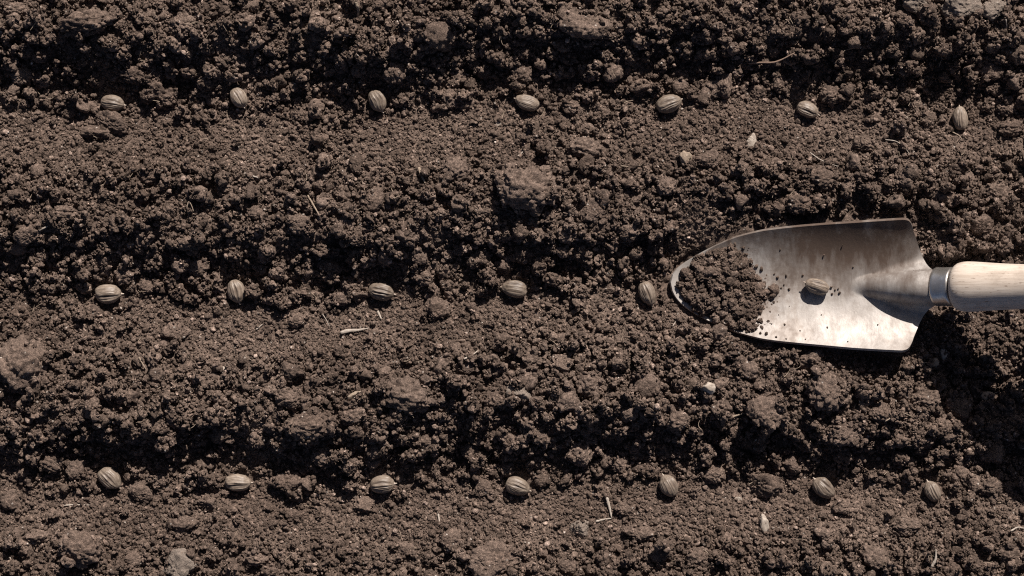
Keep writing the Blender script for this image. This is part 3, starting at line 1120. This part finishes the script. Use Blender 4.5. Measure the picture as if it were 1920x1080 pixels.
heap = crumb_scatter("soil_heap", np.stack([hwx, hwy, hz], -1), size[:, None] * hr.uniform(.8, 1.2, (m_, 3)), hr.uniform(0, 6.28, (m_, 3)), hr.integers(0, 9, m_), hr.random(m_) * 0.8, COARSE[:8] + COARSE[16:17], bed)
tag(heap, "heap of crumbly soil held in the pointed end of the trowel", kind="stuff")

# crumbs scattered over the blade and caught along its rims
cp = [(1436, 549, 13, 11), (1449, 554, 9, 9), (1445, 541, 8, 7), (1424, 524, 9, 9), (1412, 604, 8, 8), (1424, 585, 7, 6), (1418, 500, 6, 6), (1432, 531, 6, 6), (1428, 505, 5, 8), (1452, 514, 3, 4), (1458, 520, 4, 5), (1474, 517, 3, 5), (1470, 534, 3, 5), (1465, 540, 3, 3), (1480, 542, 4, 4), (1442, 538, 5, 5), (1455, 548, 4, 4),
      (1566, 543, 3, 4), (1572, 541, 3, 4), (1574, 549, 5, 5), (1560, 551, 3, 3), (1559, 538, 4, 3), (1463, 468, 3, 4), 
      (1378, 459, 5, 6), (1545, 478, 3, 4), (1505, 516, 3, 3), (1419, 594, 3, 4), (1417, 600, 3, 3),
      (1444, 606, 2, 2), (1471, 608, 3, 3), (1426, 625, 4, 4), (1437, 626, 6, 5), (1447, 607, 2, 2), (1551, 614, 2, 3), (1474, 635, 3, 3), (1416, 613, 3, 3), (1646, 609, 2, 3),
      (1460, 590, 2, 2), (1480, 574, 2, 2), (1500, 620, 2, 2), (1510, 636, 3, 2), (1590, 640, 2, 2), (1365, 466, 4, 5), (1540, 590, 2, 2),
      (1600, 500, 2, 2), (1580, 460, 2, 2), (1455, 632, 3, 3), (1400, 622, 4, 4), (1380, 616, 4, 4), (1350, 604, 5, 4)]
cp = np.array(cp, float)
bz = blade_z(cp[:, 0], cp[:, 1]) + 0.3 * cp[:, 2] * S
bwx, bwy = px2w(cp[:, 0], cp[:, 1], bz)
m_ = len(cp)
sc_ = np.stack([cp[:, 2], cp[:, 3], (cp[:, 2] + cp[:, 3]) * 0.5], -1) * S * 0.62
bc = crumb_scatter("blade_crumbs", np.stack([bwx, bwy, bz], -1), sc_, np.stack([np.zeros(m_), np.zeros(m_), hr.uniform(-.4, .4, m_)], -1), hr.integers(0, len(FINE), m_), hr.random(m_) * 0.6, FINE)
tag(bc, "small soil crumbs sprinkled over the steel trowel blade", kind="stuff")


# ------------------------------------------------------------------ seeds
def seed_mesh(style, rng):
    """ribbed husk, long axis X, tip at +X, unit: half length = 1, half width = 1 (scaled later)"""
    nt_, nph = 72, 120
    t = np.linspace(0, 1, nt_)
    a = np.pi * t
    x = -np.cos(a)
    # blunt tail, pointed tip
    r = np.sin(a) ** rng.uniform(0.66, 0.82) * (1 - rng.uniform(0.0, 0.10) * x)
    r = r * (1 - rng.uniform(0.05, 0.26) * sstep(0.45, 1.0, x)) * (1 - 0.05 * sstep(-0.3, -1.0, x))
    ph = np.linspace(0, 2 * np.pi, nph, endpoint=False)
    X = np.repeat(x[:, None], nph, 1)
    Rm = np.repeat(r[:, None], nph, 1)
    PH = np.repeat(ph[None, :], nt_, 0)
    env = np.clip(1 - X ** 2, 0, 1) ** 0.35
    nr_ = int(rng.integers(8, 18))
    off = rng.uniform(0, 6.28)
    wob = 0.22 * np.sin(X * 2.2 + rng.uniform(0, 6)) + 0.14 * np.sin(X * 5 + PH * 2 + rng.uniform(0, 6))
    rib = np.sin((PH + wob * 0.4) * nr_ + off)
    amp = 0.45 + 0.55 * (0.5 + 0.5 * np.sin(PH * 3 + rng.uniform(0, 6)))
    R = Rm * (1 + rng.uniform(0.012, 0.036) * rib * env * amp)
    R = R * (1 + 0.012 * np.sin(PH * 29 + wob * 8) * env)
    groove = np.clip(-(rib - 0.15) - 0.25, 0, 1) * 0.45 * env * amp
    # clefts on the upper face; angle pi/2 is up
    clefts = {0: [(1.75, .13, .09), (1.25, .08, .06), (1.02, .06, .05)], 1: [(1.5, .09, .06), (1.9, .07, .05)], 2: [(1.95, .10, .08), (2.35, .06, .04)],
              3: [(1.2, .09, .07), (1.55, .05, .05), (0.9, .05, .05)], 4: [(1.15, .17, .14), (0.88, .07, .06), (1.45, .05, .04)], 5: [(1.55, .10, .10), (2.2, .05, .04), (0.9, .05, .04)]}[style]
    for (pc, wd, dp) in clefts:
        c = pc - np.pi + np.pi + 0.10 * np.sin(X * 2 + pc)
        if style in (0, 3, 4):
            c = np.pi - c + np.pi * 0 if rng.random() < 0.0 else c
        dd = np.angle(np.exp(1j * (PH - (np.pi - c))))
        g = np.exp(-(dd / wd) ** 2) * np.clip(1 - (X * 1.08) ** 4, 0, 1) * (0.8 + 0.2 * np.sin(X * 4 + pc))
        R = R * (1 - 1.35 * dp * g)
        R = R * (1 + 0.35 * dp * np.exp(-((np.abs(dd) - wd * 2.0) / wd) ** 2) * env)
        groove = np.maximum(groove, g * min(1, dp * 9))
    v = np.stack([X, R * np.cos(PH), R * np.sin(PH)], -1).reshape(-1, 3)
    sn = int(rng.integers(60))
    v = v * (1 + 0.07 * vnoise3(v, 1.3, sn) + 0.025 * vnoise3(v, 4.0, sn + 1))[:, None]
    f = []
    for i in range(nt_ - 1):
        for j in range(nph):
            f.append((i * nph + j, i * nph + (j + 1) % nph, (i + 1) * nph + (j + 1) % nph, (i + 1) * nph + j))
    me = mesh_np("husk", v, np.array(f)[:, ::-1], M_SEED)
    return me, groove.ravel()


def tip_mesh(rng):
    prof = np.array([(-0.06, 0.13), (0.0, 0.12), (0.05, 0.085), (0.10, 0.065), (0.15, 0.06), (0.185, 0.05), (0.20, 0.025), (0.205, 0.001)])
    seg = 14
    th = np.linspace(0, 2 * np.pi, seg, endpoint=False)
    bend = rng.uniform(-0.4, 0.4)
    v, f = [], []
    for (x, r) in prof:
        for q in th:
            v.append((x, r * 1.3 * math.cos(q) + bend * x * x * 3, r * 1.3 * math.sin(q)))
    for i in range(len(prof) - 1):
        for j in range(seg):
            f.append((i * seg + j, i * seg + (j + 1) % seg, (i + 1) * seg + (j + 1) % seg, (i + 1) * seg + j))
    return mesh_np("stalk_tip", np.array(v), np.array(f)[:, ::-1], M_TIP)


def add_seed(x, y, z, ang, L, W, style, label, group, seed_no, pitch=0.0):
    rng = np.random.default_rng(300 + seed_no)
    root = bpy.data.objects.new("seed", None)
    COL.objects.link(root)
    root.location = (x, y, z)
    root.rotation_euler = (0, pitch, math.radians(ang))
    tag(root, label, "seed", group)
    a, b = 0.5 * L * S * 1.0, 0.5 * W * S * 1.04
    me, gr = seed_mesh(style, rng)
    co = np.empty(len(me.vertices) * 3, np.float32)
    me.vertices.foreach_get("co", co)
    co = co.reshape(-1, 3) * np.array([a, b, b * 0.94], np.float32)
    me.vertices.foreach_set("co", co.ravel())
    at = me.attributes.new("groove", 'FLOAT', 'POINT')
    at.data.foreach_set("value", gr.astype(np.float32))
    me.update()
    husk = link("husk", me, root)
    # which way the cleft face looks: keep it turned up and a little to the picture's foot
    sgn = -1 if math.cos(math.radians(ang)) < 0 else 1
    husk.rotation_euler = (0.0 if sgn > 0 else math.radians(rng.uniform(10, 35)), 0, 0)
    tm = tip_mesh(rng)
    co = np.empty(len(tm.vertices) * 3, np.float32)
    tm.vertices.foreach_get("co", co)
    co = co.reshape(-1, 3) * np.array([a, b * 0.9, b * 0.9], np.float32) + np.array([a * 0.965, 0, 0], np.float32)
    tm.vertices.foreach_set("co", co.ravel())
    tm.update()
    link("stalk_tip", tm, root)
    return root


POSE = {0: "pointing right", 1: "pointing down"}


def heading_word(a):
    a = a % 360
    return ["right", "up and right", "up", "up and left", "left", "down and left", "down", "down and right"][int(round(a / 45.0)) % 8]


_count = {}
for k, (sd, p) in enumerate(zip(SEEDS, SEED_POS)):
    row = sd[0]
    _count[row] = _count.get(row, 0) + 1
    lab = "ribbed tan seed, %s from the left in the %s row, tip pointing %s" % (ORD[_count[row] - 1], row, heading_word(sd[3]))
    add_seed(p[0], p[1], p[2], sd[3], sd[4], sd[5], sd[6], lab, "seeds sown in the %s furrow" % row, k)
bz1 = float(blade_z(np.array([1532.0]), np.array([537.0]))[0]) + 0.46 * 27 * S
sxw, syw = [float(q) for q in px2w(1532, 537, bz1)]
add_seed(sxw, syw, bz1, 162, 46, 27, 4, "ribbed tan seed lying alone on the steel blade of the trowel", "seeds", 50)


# ------------------------------------------------------------------ straws, roots, chips, pebbles
def ground_z(px, py):
    x, y = px2w(px, py, 0.012)
    return float(sample(HM, np.array([x]), np.array([y]))[0])


def fibre(name, pts, w, mat, label, cat, group, flat=0.6, lift=0.3, end=0.45):
    """bent tapering strip or root following the ground"""
    P = np.array(pts, float)
    cum = np.concatenate([[0], np.cumsum(np.hypot(*np.diff(P, axis=0).T))])
    n = 14
    s = np.linspace(0, cum[-1], n)
    qx, qy = np.interp(s, cum, P[:, 0]), np.interp(s, cum, P[:, 1])
    for _ in range(2):
        qx[1:-1] = 0.25 * qx[:-2] + 0.5 * qx[1:-1] + 0.25 * qx[2:]
        qy[1:-1] = 0.25 * qy[:-2] + 0.5 * qy[1:-1] + 0.25 * qy[2:]
    z = np.array([ground_z(a, b) for a, b in zip(qx, qy)])
    line = np.linspace(max(z[0], z[:3].mean()), max(z[-1], z[-3:].mean()), n)
    z = np.maximum(0.5 * z + 0.5 * line, line + (z.max() - line.max()) * 0.5) + w * S * lift
    r = 0.41 * w * S * (1 - (1 - end) * np.linspace(0, 1, n) ** 1.5)
    r[0] *= 0.75
    r *= 1 + 0.12 * np.sin(np.arange(n) * 1.9 + w)
    x, y = px2w(qx, qy, z)
    C = np.stack([x, y, z], -1)
    o0 = C.mean(0)
    T = np.gradient(C, axis=0)
    T /= np.linalg.norm(T, axis=1)[:, None]
    Sd = np.cross(T, [0, 0, 1])
    Sd /= np.linalg.norm(Sd, axis=1)[:, None]
    U = np.cross(Sd, T)
    seg = 8
    v, f = [], []
    for i in range(n):
        for j in range(seg):
            q = 2 * math.pi * j / seg
            v.append(C[i] - o0 + r[i] * (Sd[i] * math.cos(q) + flat * U[i] * math.sin(q)))
    for i in range(n - 1):
        for j in range(seg):
            f.append((i * seg + j, i * seg + (j + 1) % seg, (i + 1) * seg + (j + 1) % seg, (i + 1) * seg + j))
    v.append(C[0] - o0 - T[0] * r[0] * 0.3)
    v.append(C[-1] - o0 + T[-1] * r[-1] * 0.3)
    for j in range(seg):
        a, b = len(v) - 2, len(v) - 1
        f.append((a, (j + 1) % seg, j, j))
        f.append((b, (n - 1) * seg + j, (n - 1) * seg + (j + 1) % seg, (n - 1) * seg + (j + 1) % seg))
    quads = np.array([q for q in f if q[2] != q[3]])
    me = bpy.data.meshes.new(name)
    me.from_pydata([tuple(q) for q in v], [], [q if q[2] != q[3] else q[:3] for q in f])
    me.materials.append(mat)
    for p in me.polygons:
        p.use_smooth = True
    o = link(name, me)
    o.location = o0
    tag(o, label, cat, group)
    return o


G_ST, G_RT = "dry straw bits on the soil", "thin root fibres on the soil"
fibre("straw_sliver", [(639, 624), (652, 620), (672, 619), (692, 615)], 9, M_STRAW, "long pale frayed straw sliver below the third seed of the middle row", "straw", G_ST, 0.4, 0.5, 0.2)
fibre("straw_bit", [(708, 583), (715, 598)], 6, M_STRAW, "short pale straw stub close under the third seed of the middle row", "straw", G_ST, 0.6, 0.6)
fibre("straw_bit", [(870, 673), (884, 667), (897, 657)], 4.5, M_STRAW, "slim curved pale straw below and left of the fourth middle seed", "straw", G_ST, 0.7, 0.6)
fibre("straw_bit", [(821, 959), (824, 979)], 5.5, M_STRAW, "upright pale straw stub right of and below the third bottom seed", "straw", G_ST, 0.6, 0.6)
fibre("straw_bit", [(1138, 933), (1143, 952), (1147, 971)], 7, M_STRAW, "upright pale split straw between the fourth and fifth bottom seeds", "straw", G_ST, 0.5, 0.5)
fibre("straw_bit", [(1117, 978), (1132, 974), (1146, 972)], 5, M_STRAW, "level pale straw at the foot of the split straw", "straw", G_ST, 0.6, 0.6)
fibre("root_fibre", [(1519, 286), (1535, 298), (1552, 306), (1572, 312)], 2.6, M_STRAW, "thin pale curved root below the sixth seed of the top row", "root", G_RT, 0.9, 1.2)
fibre("twig", [(1403, 119), (1430, 117), (1452, 118), (1470, 110), (1490, 99)], 5, M_TWIG, "thin brown bent twig above and left of the sixth top seed", "twig", None, 0.9, 1.2, 0.5)
fibre("straw_bit", [(785, 314), (790, 328), (797, 343)], 7, M_TAN, "tan flat straw left of the big clod in the centre", "straw", G_ST, 0.45, 0.5)
fibre("straw_bit", [(458, 325), (470, 329), (484, 333)], 5, M_STRAW, "small level pale straw three seed lengths below the second top seed", "straw", G_ST, 0.6, 0.6)
fibre("straw_bit", [(577, 366), (588, 385), (600, 406)], 4.5, M_TAN, "slanting tan straw midway between the top and middle rows on the left", "straw", G_ST, 0.6, 0.6)
fibre("curled_husk", [(1747, 1063), (1755, 1048), (1755, 1030)], 7, M_STRAW, "curled pale husk sliver near the bottom edge under the last bottom seed", "husk", None, 0.5, 0.6, 0.3)
fibre("root_fibre", [(1660, 262), (1680, 264), (1696, 275), (1706, 290)], 2.4, M_STRAW, "thin arched root between the last two seeds of the top row", "root", G_RT, 0.9, 1.2)
fibre("straw_bit", [(667, 4), (672, 18), (671, 33)], 7, M_TAN, "upright brown straw at the top edge above the third top seed", "straw", G_ST, 0.5, 0.5)
fibre("root_fibre", [(1886, 36), (1888, 52)], 3, M_STRAW, "tiny upright pale root below the pale stones at the top right corner", "root", G_RT, 0.9, 1)
fibre("root_fibre", [(1853, 806), (1857, 784)], 3, M_TAN, "fine upright root in the dark hollow below the trowel handle", "root", G_RT, 0.9, 1)
fibre("straw_bit", [(119, 948), (140, 946), (168, 947)], 3.5, M_STRAW, "thin level straw below and left of the first bottom seed", "straw", G_ST, 0.7, 0.7)
fibre("root_fibre", [(1895, 996), (1908, 988), (1922, 991)], 4.5, M_STRAW, "pale frayed root at the right edge below the bottom row", "root", G_RT, 0.8, 0.8)
fibre("root_fibre", [(1261, 612), (1272, 595)], 2.6, M_STRAW, "tiny pale root just below the point of the trowel", "root", G_RT, 0.9, 0.9)
fibre("straw_bit", [(260, 669), (266, 680), (274, 693)], 3.5, M_TAN, "short slanting tan straw below the first middle seed", "straw", G_ST, 0.7, 0.7)
fibre("root_fibre", [(350, 392), (353, 376), (358, 382), (363, 396)], 2.4, M_TAN, "small hooked tan root above and left of the second middle seed", "root", G_RT, 0.9, 1)
fibre("root_fibre", [(974, 291), (984, 281), (994, 269)], 2.6, M_STRAW, "thin slanting pale root above the big clod in the centre", "root", G_RT, 0.9, 1)
fibre("root_fibre", [(1164, 311), (1185, 313), (1204, 309)], 2.4, M_TAN, "thin level root right of the big clod in the centre", "root", G_RT, 0.9, 1)
fibre("straw_bit", [(480, 618), (492, 608)], 4, M_STRAW, "tiny slanting pale straw below and right of the second middle seed", "straw", G_ST, 0.6, 0.6)
fibre("root_fibre", [(604, 588), (612, 600), (618, 612)], 2.4, M_STRAW, "fine slanting root left of the third middle seed", "root", G_RT, 0.9, 1)
fibre("root_fibre", [(72, 375), (74, 398), (75, 412)], 2.6, M_TAN, "fine upright tan root near the left edge above the middle row", "root", G_RT, 0.9, 1)
fibre("root_fibre", [(1700, 470), (1712, 452), (0 + 1740, 440)], 0.5, M_TAN, "faint root beside the upper shoulder of the trowel blade", "root", G_RT, 0.9, 1) if False else None
fibre("straw_bit", [(72, 432), (90, 424)], 5, M_STRAW, "small pale straw near the left edge, well above the first middle seed", "straw", G_ST, 0.6, 0.6)
fibre("root_fibre", [(1660, 790), (1690, 772), (1712, 782)], 2.6, M_TAN, "thin arched root lying at the lit edge of the trowel's shadow", "root", G_RT, 0.9, 1)
fibre("straw_bit", [(1372, 782), (1396, 774)], 4.5, M_TAN, "short tan straw left of an angular clod below the trowel", "straw", G_ST, 0.6, 0.6)
fibre("root_fibre", [(1785, 247), (1800, 255), (1803, 262)], 2.6, M_TAN, "fine curved root just under the last seed of the top row", "root", G_RT, 0.9, 1)


def chip(name, px, py, w, h, turn, mat, label, cat, seed, thick=0.22):
    """thin uneven flake"""
    rng = np.random.default_rng(seed)
    v, F = angular_form(rng, 4, 9, 0.05)
    v[:, :2] *= 1.12
    v = v * np.array([w * S * 0.5, h * S * 0.5, min(w, h) * S * thick])
    v[:, 2] += 0.08 * v[:, 0] ** 2 / (w * S)
    me = mesh_np(name, v, F, mat)
    o = link(name, me)
    z = ground_z(px, py) + min(w, h) * S * (0.12 if thick < 0.25 else -0.05)
    x, y = px2w(px, py, z)
    o.location = (float(x), float(y), z)
    o.rotation_euler = (rng.uniform(0.1, 0.35), rng.uniform(-0.25, 0.25), math.radians(turn))
    tag(o, label, cat)
    return o


chip("pale_flake", 1432, 981, 14, 30, 8, M_FLAKE, "long pale bark flake between the fifth and sixth bottom seeds", "flake", 1)
chip("pale_flake", 1408, 268, 15, 32, 5, M_FLAKE, "upright pale bark flake below and left of the sixth top seed", "flake", 2)
chip("pale_flake", 1385, 936, 13, 8, -8, M_FLAKE, "small square pale chip right of the fifth bottom seed", "flake", 3)
chip("pale_flake", 934, 232, 8, 12, -15, M_FLAKE, "tiny pale chip below and left of the fourth top seed", "flake", 4)
chip("pebble", 1325, 727, 23, 22, 0, M_FLAKE, "round pale pebble below the loaded end of the trowel", "pebble", 5, 0.4)
chip("pebble", 1769, 661, 12, 21, -15, M_FLAKE, "oval pale pebble shaded below the ferrule of the trowel", "pebble", 6, 0.4)
chip("pebble", 1752, 680, 12, 16, 10, M_TAN, "small tan pebble in shade beside the oval pale one", "pebble", 7, 0.4)
chip("pebble", 1287, 298, 22, 26, 0, M_TAN, "tan pebble below and right of the fifth top seed", "pebble", 8, 0.35)
chip("pebble", 667, 742, 24, 16, 25, M_TAN, "flat tan pebble well below the third middle seed", "pebble", 9, 0.3)
chip("pebble", 421, 697, 18, 14, -30, M_FLAKE, "small pale pebble well below the second middle seed", "pebble", 10, 0.4)
chip("pebble", 226, 753, 13, 9, 15, M_FLAKE, "tiny pale pebble halfway between first middle and first bottom seeds", "pebble", 11, 0.4)
chip("pebble", 1852, 742, 20, 16, 10, M_TAN, "tan pebble in the dark hollow at the right edge", "pebble", 12, 0.4)


# ------------------------------------------------------------------ hair roots and chaff too fine to pick apart
frng = np.random.default_rng(71)
hv, hf = [], []
for k in range(420):
    px, py = frng.uniform(10, 1910), frng.uniform(10, 1070)
    if blade_inside(np.array(px), np.array(py), 20.0) > 0 or (px > 1740 and 470 < py < 600):
        continue
    a, cv = frng.uniform(0, 6.28), frng.normal(0, 0.10)
    ln, wd = frng.uniform(7, 24), frng.uniform(0.8, 1.7)
    n = 7
    qx, qy = [px], [py]
    for i in range(n - 1):
        a += cv + frng.normal(0, 0.12)
        qx.append(qx[-1] + ln / n * math.cos(a))
        qy.append(qy[-1] + ln / n * math.sin(a))
    z = np.array([ground_z(q, w_) for q, w_ in zip(qx, qy)])
    z = 0.35 * z + 0.65 * np.linspace(z[0], z[-1], n) + 0.0007
    z = np.maximum(z, z.max() - 0.002)
    x, y = px2w(np.array(qx), np.array(qy), z)
    C = np.stack([x, y, z], -1)
    T = np.gradient(C, axis=0)
    T /= np.linalg.norm(T, axis=1)[:, None]
    Sd = np.cross(T, [0, 0, 1.0])
    Sd /= np.maximum(np.linalg.norm(Sd, axis=1)[:, None], 1e-9)
    U = np.cross(Sd, T)
    r = 0.5 * wd * S * np.linspace(1, 0.5, n)
    b0 = len(hv)
    for i in range(n):
        for j in range(4):
            q = math.pi / 2 * j
            hv.append(C[i] + r[i] * (Sd[i] * math.cos(q) + U[i] * math.sin(q)))
    for i in range(n - 1):
        for j in range(4):
            hf.append((b0 + i * 4 + j, b0 + i * 4 + (j + 1) % 4, b0 + (i + 1) * 4 + (j + 1) % 4, b0 + (i + 1) * 4 + j))
hairs = link("root_hairs", mesh_np("root_hairs", np.array(hv), np.array(hf), M_TAN))
tag(hairs, "hair-thin root and chaff bits strewn over the soil", kind="stuff")
